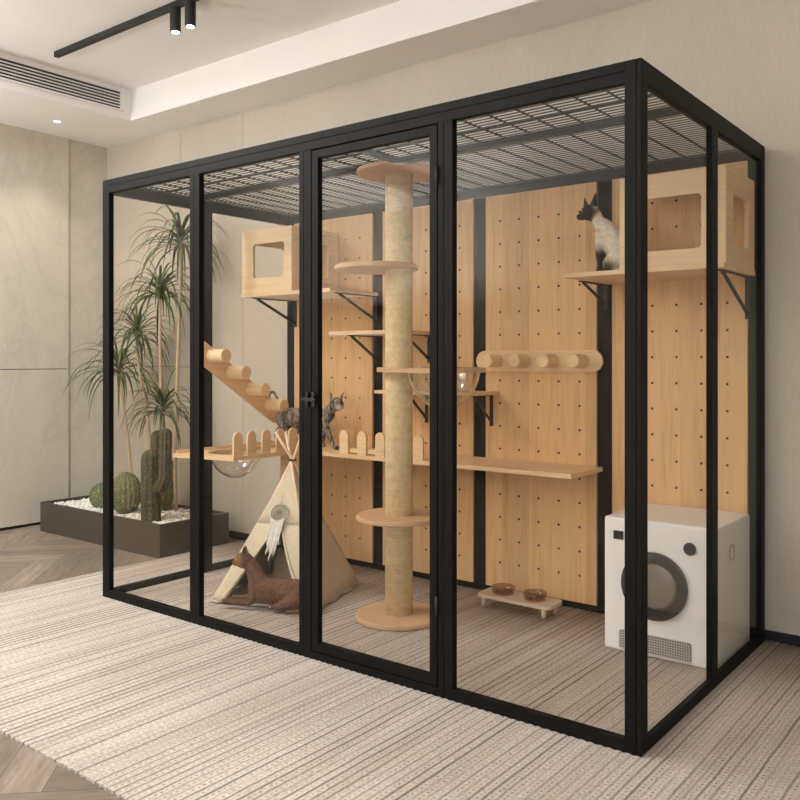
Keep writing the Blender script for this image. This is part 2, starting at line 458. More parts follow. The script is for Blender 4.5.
# ------------------------------------------------------------------ rug
def make_rug():
    b = bmesh.new(); P_ = .032; x0, x1 = -3.45, 2.5; ya, yb = -1.145, YB-.014
    xs = []; x = x0
    nr = int((x1-x0)/P_); 
    rows = []
    for i in range(nr):
        for k in range(5):
            ph = k/5; xs.append((x0+(i+ph)*P_, -.004 + .0035*abs(math.sin(PI*ph))**.7, ya + .006*(1-abs(math.sin(PI*ph)))))
    xs.append((x0+nr*P_, -.004, ya))
    Ys = [0, .25, .5, .75, 1]
    top = [[b.verts.new((x, y0+(yb-y0)*t, z)) for t in Ys] for x, z, y0 in xs]
    for a, c in zip(top, top[1:]):
        for j in range(4):
            f = b.faces.new((a[j], c[j], c[j+1], a[j+1])); f.smooth = True
    # skirt down to the floor
    loop = [r[0] for r in top] + top[-1][1:] + [r[-1] for r in top[::-1][1:]] + top[0][-2:0:-1]
    low = [b.verts.new((v.co.x, v.co.y, FZ+.0002)) for v in loop]
    for i in range(len(loop)):
        j = (i+1) % len(loop); b.faces.new((loop[j], loop[i], low[i], low[j]))
    me = bpy.data.meshes.new('rug'); b.to_mesh(me); b.free(); me.materials.append(M['rug'])
    o = bpy.data.objects.new('rug', me); C.objects.link(o)
    return tag(o, 'large beige ribbed braided rug covering the floor under the glass enclosure', 'rug')
make_rug()
Z0 = .0002   # things stand on the rug ribs

# ------------------------------------------------------------------ glass cat enclosure
EN = empty('cat_enclosure', (-1.475, .705, 0), 'large black framed glass cat enclosure standing on the rug', 'cat enclosure')
FR = M['frame']
def fpart(name, *boxes, mat=FR, bev=.0015):
    m = mb(mat)
    for bx in boxes: m.box(*bx, bev)
    return m.build(name, EN)
H = 2.2; B = -.004
# posts (front)
def front_post(a, b, seam):
    fpart('post', (a, seam-.001, 0, .030, B, 2.13), (seam+.001, b, 0, .030, B, 2.13), (a+.004, b-.004, .004, .028, B, 2.13))
fpart('post', (-2.962, -2.905, 0, .030, B, H))
front_post(-2.235, -2.165, -2.205); front_post(-1.505, -1.435, -1.478); front_post(-.783, -.718, -.757)
fpart('post', (-.055, -.0165, 0, .055, B, H), (-.0145, 0, 0, .055, B, H), (-.05, -.004, .004, .05, B, H))
# rails (front), each bay
fpart('top_rail', (-2.905, -.055, 0, .03, 2.168, H), (-2.905, -.055, .003, .03, 2.160, 2.170), (-2.905, -.055, 0, .03, 2.130, 2.166))
fpart('bottom_rail', (-2.905, -2.235, 0, .03, B, .040)); fpart('bottom_rail', (-2.165, -1.505, 0, .03, B, .040))
fpart('threshold', (-1.435, -.783, 0, .03, B, .030)); fpart('bottom_rail', (-.718, -.055, 0, .03, B, .040))
# right side
fpart('post', (-.022, 0, .685, .757, B, 2.13)); fpart('post', (-.055, 0, 1.355, 1.41, B, H))
fpart('top_rail', (-.03, 0, .055, 1.355, 2.130, H)); fpart('bottom_rail', (-.022, 0, .055, .685, B, .036)); fpart('bottom_rail', (-.022, 0, .757, 1.355, B, .036))
# left side
fpart('post', (-2.96, -2.932, .628, .712, B, 2.13)); fpart('post', (-2.96, -2.886, 1.355, 1.41, B, H))
fpart('top_rail', (-2.96, -2.932, .030, 1.355, 2.130, H)); fpart('bottom_rail', (-2.96, -2.932, .030, .628, B, .034)); fpart('bottom_rail', (-2.96, -2.932, .712, 1.355, B, .034))
# back
for a, b in ((-2.224, -2.146), (-1.503, -1.423), (-.775, -.695)): fpart('post', (a, b, 1.36, 1.41, .030, 2.135))
fpart('top_rail', (-2.886, -.055, 1.355, 1.41, 2.135, H)); fpart('bottom_rail', (-2.886, -.055, 1.345, 1.41, B, .030))
# roof beams + mesh
fpart('roof_beam', (-2.925, -.03, .500, .550, 2.158, 2.183)); fpart('roof_beam', (-1.392, -1.36, .03, .50, 2.158, 2.183))
fpart('roof_strip', (-2.925, -.03, .335, .345, 2.179, 2.184))
m = mb(M['steel_black'])
y = .075
while y < 1.35:
    m.box(-2.925, -.03, y-.0020, y+.0020, 2.184, 2.189); y += .0325
x = -2.85
while x < -.06:
    m.box(x-.0028, x+.0028, .03, 1.355, 2.1845, 2.191); x += .12
m.build('roof_mesh', EN)
# fixed panes
def pane(*bx): mb(M['glass']).box(*bx).build('glass_pane', EN)
pane(-2.908, -2.233, .014, .018, .038, 2.132); pane(-2.167, -1.503, .014, .018, .038, 2.132); pane(-.720, -.053, .014, .018, .038, 2.132)
pane(-.014, -.010, .053, .687, .034, 2.132); pane(-.014, -.010, .755, 1.357, .034, 2.132)
pane(-2.948, -2.944, .028, .630, .032, 2.132); pane(-2.948, -2.944, .710, 1.357, .032, 2.132)
# door
DR = bpy.data.objects.new('door', None); C.objects.link(DR); DR.parent = EN; DR.location = V((-1.11, .02, 1.08))-V(EN.location)
a, b, z0, z1 = -1.430, -.788, .035, 2.124
for bx in ((a, a+.034, 0, .028, z0, z1), (b-.034, b, 0, .028, z0, z1)): mb(FR).box(*bx, .0015).build('stile', DR)
for bx in ((a+.034, b-.034, 0, .028, z0, z0+.036), (a+.034, b-.034, 0, .028, z1-.034, z1)): mb(FR).box(*bx, .0015).build('rail', DR)
mb(M['glass']).box(a+.032, b-.032, .013, .017, z0+.034, z1-.032).build('glass_pane', DR)
m = mb(M['black'])
lx, lz = -1.434, 1.083
for dx in (-.018, .016):
    m.disc((lx+dx, -.0005, lz), .011, .012, 18, .002, (0,-1,0))
    m.box(lx+dx-.006, lx+dx+.006, -.010, 0, lz-.032, lz+.032, .003)
m.box(lx-.034, lx+.034, -.016, -.008, lz-.006, lz+.006, .002)
m.ball((lx-.036, -.014, lz), .008, seg=10); m.ball((lx+.030, -.014, lz+.02), .008, seg=10); m.ball((lx+.030, -.014, lz-.02), .008, seg=10)
m.build('latch', DR, label='small black butterfly latch')
for z in (.3, 1.9):
    mb(M['black']).tube([(-.7855, -.006, z), (-.7855, -.006, z+.07)], .006, 12).build('hinge', DR)

# pegboard panels
def pegboard(x0, x1):
    cx = (x0+x1)/2; m = mb(M['oak_v']); m.box(x0, x1, 1.345, 1.360, .030, 2.135, .001)
    h = m.mat(M['hole']); nc = 5
    for i in range(nc):
        for k in range(17):
            z = .165+k*.122
            if z > 2.1: continue
            h.disc((cx+(i-2)*.116, 1.3455, z), .0062, .0015, 10, .0003, (0,-1,0))
    return m.build('pegboard_panel', EN)
for a, b in ((-2.885, -2.225), (-2.145, -1.504), (-1.422, -.776), (-.694, -.056)): pegboard(a, b)

B = Z0
# ------------------------------------------------------------------ shelves, brackets
YW = 1.3435
def bracket(parent, x, yfront, ztop, drop=.14):
    m = mb(M['steel_black'])
    m.box(x-.010, x+.010, YW-.006, YW-.0005, ztop-drop, ztop-.0005)
    m.box(x-.010, x+.010, yfront, YW-.006, ztop-.006, ztop-.0005)
    a = V((x, YW-.006, ztop-drop+.025)); c = V((x, yfront+.03, ztop-.006))
    m.tube([a, c], .0095, 4, True, False)
    return m.build('bracket', parent)
def shelf(x0, x1, y0, ztop, t, brs, label, cat='shelf', drop=.14, white=False):
    e = empty('wall_shelf', ((x0+x1)/2, YW, ztop), label, cat)
    mb(M['oak_x']).box(x0, x1, y0, YW, ztop-t, ztop, .002).build('board', e)
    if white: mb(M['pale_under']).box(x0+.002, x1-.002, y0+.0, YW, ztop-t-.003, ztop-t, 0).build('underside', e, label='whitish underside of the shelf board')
    for x in brs: bracket(e, x, y0+.06, ztop-t-(.003 if white else 0), drop)
    return e
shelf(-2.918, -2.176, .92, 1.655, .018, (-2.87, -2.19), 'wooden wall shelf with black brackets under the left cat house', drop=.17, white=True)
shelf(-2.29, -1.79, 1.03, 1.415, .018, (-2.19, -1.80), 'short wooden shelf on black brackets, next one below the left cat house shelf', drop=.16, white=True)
shelf(-1.99, -1.35, 1.08, 1.082, .018, (-1.817, -1.383), 'lowest narrow wooden shelf, just under the clear bowl tray, with black brackets', drop=.17)
shelf(-.73, -.022, .90, 1.640, .020, (-.055,), 'wooden wall shelf carrying the right cat house and the seated cat', drop=.19)
bracket(bpy.data.objects['wall_shelf.003'], -.725, 1.06, 1.620, .12)

# cat houses
def house(x0, x1, y0, y1, z0, z1, label, win, side_r, back_open=True):
    t = .018; e = empty('cat_house', ((x0+x1)/2, (y0+y1)/2, z0), label, 'cat house')
    X0, X1 = x0, x1
    def face(name, m): return m.build(name, e)
    # front plate with rounded window
    face('front_panel', mb(M['oak_box']).prism([(x0,z0),(x1,z0),(x1,z1),(x0,z1)], [rrect(*win, .022)], t, MXZ(y0)))
    face('top_panel', mb(M['oak_box']).box(x0, x1, y0+t, y1, z1-t, z1))
    face('bottom_panel', mb(M['oak_box']).box(x0, x1, y0+t, y1, z0, z0+t))
    if side_r: face('side_panel', mb(M['oak_y']).prism([(y0+t,z0+t),(y1,z0+t),(y1,z1-t),(y0+t,z1-t)], [rrect(*side_r, .02)], t, MYZ(x1-t)))
    return e
# left house
x0, x1, y0, y1, z0, z1 = -2.918, -2.490, .93, 1.335, 1.6555, 2.035
e = house(x0, x1, y0, y1, z0, z1, 'square wooden cat house with a see-through window on the left shelf', (-2.82, -2.552, z0+.09, z1-.085), None)
t = .018
mb(M['oak_y']).prism([(y0+t,z0+t),(y1,z0+t),(y1,z1-t),(y0+t,z1-t)], [rrect(y0+.10, y1-.09, z0+.09, z1-.085, .02)], t, MYZ(x1-t)).build('side_panel', e)
mb(M['oak_y']).prism([(y0+t,z0+t),(y1,z0+t),(y1,z1-t),(y0+t,z1-t)], [rrect(y0+.06, y1-.06, z0+.07, z1-.07, .02)], t, MYZ(x0)).build('side_panel', e)
# right house
x0, x1, y0, y1, z0, z1 = -.475, -.024, .93, 1.335, 1.6405, 2.036
house(x0, x1, y0, y1, z0, z1, 'oak cat house with rounded windows beside the right glass corner', (x0+.08, x1-.098, z0+.070, z1-.10), (y0+.10, y1-.09, z0+.085, z1-.10))

# ------------------------------------------------------------------ peg rail and peg stair
def stadium(L, r, n=12):
    return [(L/2-r+r*math.cos(a), r*math.sin(a)) for a in [-PI/2+PI*k/n for k in range(n+1)]] + \
           [(-L/2+r+r*math.cos(a), r*math.sin(a)) for a in [PI/2+PI*k/n for k in range(n+1)]]
e = empty('peg_rail', (-1.10, YW, 1.245), 'horizontal rounded oak rail with four round pegs on the pegboard', 'climbing rail')
mb(M['oak_x']).prism(stadium(.735, .055), [], .018, Matrix.Translation((-1.103, 0, 1.245)) @ MXZ(YW-.0185)).build('backboard', e)
for x in (-1.335, -1.170, -1.007, -.842):
    mb(M['oak_peg']).disc((x+.003, YW-.019, 1.245), .034, .115, 32, .004, (0,-1,0)).build('peg', e)
# stair: same thing sloping down the left glass side
ang = -math.atan(.66); yc, zc, L = .905, 1.108, .84
e = empty('peg_stair', (-2.89, yc, zc), 'sloping rounded oak board with four round step pegs on the left side', 'climbing stair')
mt = Matrix.Translation((0, yc, zc)) @ Matrix.Rotation(ang, 4, 'X') @ MYZ(-2.9235)
mb(M['oak_y']).prism(stadium(L, .060), [], .020, mt).build('backboard', e)
for k, (y, z) in enumerate(((.685, 1.265), (.838, 1.166), (.992, 1.062), (1.148, .957))):
    mb(M['oak_box']).disc((-2.9030, y-.01, z+.01), .040, .140, 32, .004, (1,0,0)).build('peg', e)

# ------------------------------------------------------------------ L-shaped walkway
WZ, WT = .722, .022
e = empty('cat_walkway', (-2.7, 1.1, WZ), 'L-shaped oak cat walkway with a picket fence along the left and back sides', 'cat walkway')
xa, xb, xe = -2.922, -2.50, -.742; ya, yb = .50, 1.00
hole = [(-2.70+.145*math.cos(-2*PI*k/40), .69+.145*math.sin(-2*PI*k/40)) for k in range(40)]
out = [(xa, ya-.08), (xb, ya), (xb, yb), (xe, yb), (xe, YW), (xa, YW)]
mb(M['oak_x']).prism(out, [hole], WT, MXY(WZ-WT)).build('deck', e)
# rail strips
m = mb(M['oak_y']); m.box(xa, xa+.014, ya-.06, YW-.02, WZ, WZ+.016, .002); m.build('edge_rail', e)
m = mb(M['oak_y']); m.box(xb-.026, xb-.014, ya+.05, yb, WZ+.024, WZ+.046, .002); m.build('edge_rail', e)
m = mb(M['oak_x']); m.box(-2.18, -1.60, yb+.014, yb+.026, WZ+.010, WZ+.034, .002); m.build('edge_rail', e)
def picket(h, w=.064):
    r = w/2
    return [(-r, 0), (r, 0), (r, h-r)] + [(r*math.cos(a), h-r+r*math.sin(a)) for a in [PI*k/12 for k in range(1, 12)]] + [(-r, h-r)]
for y in (.536, .635, .745, .855, .955):
    mb(M['oak_y']).prism(picket(.155), [], .013, Matrix.Translation((0, y, WZ-WT)) @ MYZ(xb-.0135)).build('picket', e)
for x in (-2.147, -2.015, -1.885, -1.755, -1.625):
    mb(M['oak_x']).prism(picket(.155), [], .013, Matrix.Translation((x, 0, WZ-WT)) @ MXZ(yb+.0005)).build('picket', e)
# clear bowl set into the deck
def bowl_profile(r, d, t=.004, rim=.012, n=14):
    outp = [(r*math.cos(a), -d*math.sin(a)) for a in [PI/2*k/n for k in range(n+1)]]
    inn = [((r-t)*math.cos(a), -(d-t)*math.sin(a)) for a in [PI/2*k/n for k in range(n+1)]]
    outp[-1] = (0, -d); inn[-1] = (0, -(d-t))
    return outp[::-1] + [(r+rim, 0), (r+rim, .003), (r-t, .003)] + inn[1:]
mb(M['acrylic']).lathe(bowl_profile(.142, .150), (-2.70, .69, WZ+.0003), 48).build('clear_bowl', e)
mb(M['sisal']).tube([(-2.66, 1.06, B+.02), (-2.66, 1.06, WZ-WT)], .040, 32).build('sisal_post', e, origin=(-2.66, 1.06, 0))
mb(M['oak_disc']).disc((-2.66, 1.06, B), .12, .02, 40).build('post_base', e)

# ------------------------------------------------------------------ cat tree
px, py = -1.488, .665
e = empty('cat_tree', (px, py, 0), 'tall floor-to-ceiling sisal cat tree with round platforms', 'cat tree')
mb(M['oak_disc']).disc((px, py, B), .21, .026, 64, .005).build('base', e)
mb(M['sisal']).tube([(px, py, .0275), (px, py, 2.149)], .067, 48).build('sisal_pole', e, origin=(px, py, 0))
mb(M['oak_disc']).disc((px, py, .478), .207, .024, 64, .005).build('platform', e)
mb(M['oak_disc']).disc((px-.125, py-.02, 1.690), .207, .025, 64, .005).build('platform', e)
mb(M['oak_disc']).disc((px, py, 2.1495), .207, .020, 64, .005).build('platform', e)
# hammock tray: rounded board with clear bowl
hx, hy, hr = px+.235, py, .222
def hull(c1, r1, c2, r2, n=20):
    d = c2-c1; a = math.acos((r1-r2)/d)
    p = [(c1+r1*math.cos(t), r1*math.sin(t)) for t in [a+(2*PI-2*a)*k/n for k in range(n+1)]]
    q = [(c2+r2*math.cos(t), r2*math.sin(t)) for t in [-a+2*a*k/n for k in range(n+1)]]
    return p+q
o2 = [(px+x, py+y) for x, y in hull(0, .108, .235, hr)]
hl = [(hx+.03+.172*math.cos(-2*PI*k/44), hy+.172*math.sin(-2*PI*k/44)) for k in range(44)]
mb(M['oak_disc']).prism(o2, [hl], .022, MXY(1.192)).build('bowl_tray', e)
mb(M['acrylic']).lathe(bowl_profile(.169, .195), (hx+.03, hy, 1.2143), 56).build('clear_bowl', e)

# ------------------------------------------------------------------ tepee
A_, B_, C_, D_ = V((-2.416,.283,B)), V((-1.865,.48,B)), V((-2.048,1.018,B)), V((-2.60,.83,B))
AP = V((-2.205, .655, .715))
e = empty('tepee', (-2.23, .65, 0), 'cream canvas cat tepee with crossed wooden poles under the walkway corner', 'tepee')
for P, Q in ((A_, V((.045,.045,.175))), (B_, V((-.06,.0,.14))), (C_, V((-.03,-.055,.155))), (D_, V((.06,-.03,.13)))):
    foot = P.lerp(V((AP.x, AP.y, B)), .10) + V((0,0,.004)); d = (AP-foot)
    side = V((-d.y, d.x, 0)).normalized()*.007
    mb(M['pole_wood']).tube([foot, AP+side, AP+side+V((d.x, d.y, 0)).normalized()*.10+V((0,0,Q.z))], .0072, 12).build('pole', e)
def cloth(pts, parent=e, name='canvas_panel', thick=.003, mat='canvas', cen=None):
    """fan/grid panel made from two edge polylines"""
    L, R = pts; m = MB(); m.mat(M[mat]); n = len(L)-1; W = 14; g = []
    for i in range(n+1):
        row = []
        for j in range(W+1):
            p = L[i].lerp(R[i], j/W)
            s = (i/n)
            p = p + V((0,0,1))*0.006*math.sin(j*2.3+i*.7)*s*(1 if i == n else .3)*(.5+.5*math.sin(j*.9))
            row.append(m.b.verts.new(p))
        g.append(row)
    fs = []
    for i in range(n):
        for j in range(W): fs.append(m.b.faces.new((g[i][j], g[i][j+1], g[i+1][j+1], g[i+1][j])))
    m._fin(fs, True)
    o = m.build(name, parent)
    md = o.modifiers.new('thickness', 'SOLIDIFY'); md.thickness = thick; md.offset = 0
    return o
def edge(a, b, n=12, pw=0, dirv=V((0,0,0))):
    return [a.lerp(b, k/n) + dirv*math.sin(PI*k/n)*pw for k in range(n+1)]
top = AP - V((0,0,.012))
A2, B2, C2, D2 = [p+V((0,0,.012)) for p in (A_, B_, C_, D_)]
out_n = V((.34,-.94,0)).normalized()
cloth((edge(top, B2), edge(top, C2)))           # right side
cloth((edge(top, C2), edge(top, D2)))           # back
cloth((edge(top, D2), edge(top, A2)))           # left side
# front: closed upper part and two flaps drawn open
def onf(u, v):      # u 0..1 from A to B, v 0 top ..1 bottom
    return top.lerp(A2.lerp(B2, u), v)
vO = .45
cloth(([onf(0, vO*k/6) for k in range(7)], [onf(1, vO*k/6) for k in range(7)]))
sp = onf(.5, vO)
def flapL(k, n=12):
    t = k/n; v = vO+(1-vO)*t; u = .5-.40*t**.6
    return onf(u, v) + out_n*.02*math.sin(PI*t)
def flapR(k, n=12):
    t = k/n; v = vO+(1-vO)*t; u = .5*(1-t)**.85*1 + .5*(1-(1-t)**.85) + (.37)*t
    u = .5 + .42*t**.6; return onf(min(u, 1), v) + out_n*.02*math.sin(PI*t)
cloth(([onf(0, vO+(1-vO)*k/12) for k in range(13)], [flapL(k) for k in range(13)]), name='door_flap')
cloth(([flapR(k) for k in range(13)], [onf(1, vO+(1-vO)*k/12) for k in range(13)]), name='door_flap')
# rolled hem of the flaps
m = mb(M['canvas']); m.tube([flapL(k)+out_n*.004 for k in range(13)], [.004+.010*k/12 for k in range(13)], 10); m.build('flap_roll', e)
m = mb(M['canvas']); m.tube([flapR(k)+out_n*.004 for k in range(13)], [.004+.008*k/12 for k in range(13)], 10); m.build('flap_roll', e)
mb(M['black']).tube([AP+V((.017*math.cos(a), .017*math.sin(a), .003*math.sin(3*a))) for a in [2*PI*k/16 for k in range(17)]], .005, 8, False).build('cord_tie', e)

# floor mat with a frilled edge
def mat_obj():
    m = MB(); m.mat(M['mat']); cen = (A_+B_+C_+D_)/4; N = 96; rings = []
    sq = [A_, B_, C_, D_]
    def bd(t):
        t = (t % 1)*4; i = int(t) % 4; return sq[i].lerp(sq[(i+1) % 4], t-int(t))
    for s_, zz_ in ((.0, .012), (.5, .014), (.86, .013), (.93, .010), (1.03, .004)):
        r = []
        for k in range(N):
            p = bd(k/N); q = cen.lerp(p, s_) if s_ else cen.copy()
            fr = .006*math.sin(k*1.6)*(s_ > .9); q = cen + (q-cen)*(1+ (.03*math.sin(k*.8) if s_ > 1 else 0))
            q.z = B + zz_ + abs(fr); r.append(m.b.verts.new(q))
            if not s_: break
        rings.append(r)
    fs = []
    for k in range(N): fs.append(m.b.faces.new((rings[0][0], rings[1][k], rings[1][(k+1) % N])))
    for a, b in zip(rings[1:], rings[2:]):
        for k in range(N): fs.append(m.b.faces.new((a[k], b[k], b[(k+1) % N], a[(k+1) % N])))
    m._fin(fs, True); o = m.build('floor_mat', origin=(cen.x, cen.y, 0))
    md = o.modifiers.new('thickness', 'SOLIDIFY'); md.thickness = .003; md.offset = 0
    return tag(o, 'pale fabric mat with a frilled edge spread on the rug inside the tepee', 'mat')
mat_obj()
# cushion in the tepee behind the cat
def cushion(c, s, rz, name, label):
    m = MB(); m.mat(M['cushion']); n = 16; g = {}
    for sgn in (1, -1):
        for i in range(n+1):
            for j in range(n+1):
                u, v = i/n*2-1, j/n*2-1
                h = max(0, (1-u**4)*(1-v**4))**.5
                if h < 1e-6 and sgn < 0: g[sgn, i, j] = g[1, i, j]; continue
                x = u*s[0]*(1-.08*(1-abs(v))*abs(u)**6*1); y = v*s[1]*(1-.08*(1-abs(u))*abs(v)**6)
                g[sgn, i, j] = m.b.verts.new((x, y, sgn*h*s[2]))
        
    for sgn in (1, -1):
        for i in range(n):
            for j in range(n):
                q = [g[sgn,i,j], g[sgn,i+1,j], g[sgn,i+1,j+1], g[sgn,i,j+1]]
                f = m.b.faces.new(q if sgn > 0 else q[::-1]); f.smooth = True
    o = m.build(name); o.location = c; o.rotation_euler = rz
    return tag(o, label, 'cushion')
cushion((-2.19, .66, .145), (.14, .11, .035), (math.radians(62), 0, math.radians(15)), 'cushion', 'tan fabric cushion leaning inside the tepee behind the lying cat')

# dream catcher on the front of the tepee
dc = onf(.46, .30) + out_n*.012
fx = (B_-A_).normalized(); fz = ((top - onf(.5, 1))).normalized(); fn = fx.cross(fz).normalized()
if fn.y > 0: fn = -fn
dc = onf(.46, .375) + fn*.016
e = empty('dream_catcher', dc, 'round woven grey dream catcher with white tassels hanging on the tepee front', 'dream catcher')
ring = [dc + (fx*math.cos(a)+fz*math.sin(a))*.042 for a in [2*PI*k/40 for k in range(41)]]
mb(M['thread']).tube(ring, .0035, 8, False).build('hoop', e)
m = mb(M['thread'])
for rr in (.014, .028):
    m.tube([dc + (fx*math.cos(a)+fz*math.sin(a))*rr for a in [2*PI*k/30 for k in range(31)]], .0013, 6, False)
for k in range(16):
    a = 2*PI*k/16; m.tube([dc, dc+(fx*math.cos(a)+fz*math.sin(a))*.042], .0011, 6)
m.build('web', e)
m = mb(M['tassel'])
for k in range(22):
    a = 2*PI*k/22; c = dc+(fx*math.cos(a)+fz*math.sin(a))*.049
    m.ball(c, .0052, seg=8)
m.build('beads', e)
m = mb(M['thread']); m.tube([dc+fz*.042, dc+fz*.11-fn*.006], .0012, 6); m.build('hanging_cord', e)
m = mb(M['tassel'])
for k in range(20):
    u = -1+2*k/19; x = u*.036; L_ = (.22-.08*abs(u)) * random.uniform(.8, 1.08)
    p0 = dc + fx*x - fz*(.042*math.sqrt(max(0, 1-(x/.045)**2))) + fn*.003
    pts = [p0 + fx*(.006*math.sin(j*1.1+k)*j/6) + fz*-1*L_*j/6 + fn*.004 for j in range(7)]
    m.tube(pts, [.0022+.0012*(j > 1) for j in range(7)], 6)
m.build('tassels', e)

# ------------------------------------------------------------------ tumble dryer
e = empty('litter_dryer', (-.285, 1.11, 0), 'white front-loading dryer with a dark round door in the right corner', 'dryer')
x0, x1, y0, y1, z0, z1 = -.527, -.042, .887, 1.338, B, .572
mb(M['white']).box(x0, x1, y0, y1, z0, z1, .012).build('body', e)
def ringp(r0, r1, c, t, mat, name, par=e):
    o = [(r1*math.cos(2*PI*k/56), r1*math.sin(2*PI*k/56)) for k in range(56)]
    i = [(r0*math.cos(-2*PI*k/56), r0*math.sin(-2*PI*k/56)) for k in range(56)]
    return mb(mat).prism(o, [i], t, Matrix.Translation((c[0], 0, c[2])) @ MXZ(c[1]-t)).build(name, par)
dcx, dcz = -.302, .302
rg = ringp(.100, .142, (dcx, y0-.0005, dcz), .014, M['dark_glass'], 'door')
mb(M['porthole']).lathe([(0,-.004), (.05,-.002), (.09,.004), (.101,.010)], (0,0,0), 48)
m = mb(M['porthole']); m.lathe([(0,.012), (.05,.0105), (.085,.006), (.1005,.001), (.1005,0), (0,0)], (0,0,0), 48)
bmesh.ops.transform(m.b, matrix=Matrix.Translation((dcx, y0-.001, dcz)) @ Matrix.Rotation(PI/2, 4, 'X'), verts=m.b.verts[:])
m.build('porthole', rg)
mb(M['black']).disc((-.152, y0-.0005, .478), .026, .010, 36, .003, (0,-1,0)).build('knob', e)
m = mb(M['dark_glass']); m.box(-.483, -.438, y0-.004, y0-.0005, .478, .515, .001); lb = m.build('display', e)
m = mb(M['black'])
for x, w, h in ((-.479, .010, .016), (-.466, .010, .016), (-.453, .012, .016)):
    m.box(x, x+.003, y0-.0046, y0-.004, .494, .494+h); m.box(x, x+w, y0-.0046, y0-.004, .507, .510)
    m.box(x+w-.003, x+w, y0-.0046, y0-.004, .500, .510); m.box(x, x+w, y0-.0046, y0-.004, .500, .502)
m.build('display_marks', lb)
# vent grille
gr = mb(M['grey_white']).prism(rrect(-.46, -.145, .010, .094, .016), [], .003, MXZ(y0-.0035)).build('vent_grille', e)
m = mb(M['dark_glass'])
for i in range(30):
    for k in range(7):
        x = -.452+i*.0103; z = .019+k*.0108
        if x < -.15: m.box(x, x+.006, y0-.0042, y0-.0035, z, z+.0065)
m.build('grille_slots', gr)
mb(M['grey_white']).prism(rrect(1.035, 1.10, .415, .480, .02), [rrect(1.042, 1.093, .422, .473, .016)], .004, MYZ(x1)).build('side_handle', e)

# ------------------------------------------------------------------ feeder stand and bowls
e = empty('feeding_stand', (-1.09, 1.13, 0), 'low pale wooden feeding stand on four legs by the pegboard', 'feeding stand')
mb(M['stand']).prism(rrect(-1.30, -.885, 1.055, 1.215, .03), [], .016, MXY(.052)).build('top', e)
for x in (-1.265, -.925):
    for y in (1.078, 1.188): mb(M['stand']).tube([(x, y, B+.001), (x, y, .052)], [.011, .013], 12).build('leg', e)
for x, lb in ((-1.185, 'left of two round brown glass pet bowls on the feeding stand'), (-1.005, 'right of two round brown glass pet bowls on the feeding stand')):
    pr = [(0,0), (.052,0), (.056,.004), (.060,.036), (.057,.038), (.053,.034), (.050,.007), (0,.006)]
    tag(mb(M['bowl_glass']).lathe(pr, (x, 1.135, .0685), 40).build('pet_bowl', origin=(x, 1.135, .0685)), lb, 'bowl', 'brown glass pet bowls')

# ------------------------------------------------------------------ planter, gravel, plants
e = empty('planter_box', (-4.2, 1.07, 0), 'long low dark bronze planter box along the back wall', 'planter')
X0, X1, Y0, Y1, HP = -4.90, -3.46, .725, 1.29, .205; w = .022
m = mb(M['planter'])
m.prism([(X0,Y0),(X1,Y0),(X1,Y1),(X0,Y1)], [[(X0+w,Y0+w),(X0+w,Y1-w),(X1-w,Y1-w),(X1-w,Y0+w)]], HP-FZ, MXY(FZ))
m.build('box', e); mb(M['planter']).box(X0+w, X1-w, Y0+w, Y1-w, FZ, .15).build('soil_bed', e)
# pebbles
b = bmesh.new(); rnd = random.Random(3)
tb = bmesh.new(); bmesh.ops.create_icosphere(tb, subdivisions=1, radius=1)
tv = [v.co.copy() for v in tb.verts]; tf = [[v.index for v in f.verts] for f in tb.faces]; tb.free()
for k in range(2600):
    x = rnd.uniform(X0+w+.014, X1-w-.014); y = rnd.uniform(Y0+w+.014, Y1-w-.014)
    r = rnd.uniform(.010, .018)
    mt = Matrix.Translation((x, y, .172+rnd.uniform(0, .016))) @ Matrix.Rotation(rnd.uniform(0, 6), 4, 'Z') @ Matrix.Rotation(rnd.uniform(-.5, .5), 4, 'X') @ Matrix.Diagonal((r, r*rnd.uniform(.6, 1), r*rnd.uniform(.45, .7), 1))
    nv = [b.verts.new(mt @ q) for q in tv]
    for q in tf: b.faces.new([nv[i] for i in q])
for f in b.faces: f.smooth = True
me = bpy.data.meshes.new('gravel'); b.to_mesh(me); b.free(); me.materials.append(M['pebble'])
o = bpy.data.objects.new('gravel', me); C.objects.link(o); o['kind'] = 'stuff'
tag(o, 'white decorative pebbles filling the planter box', 'gravel')

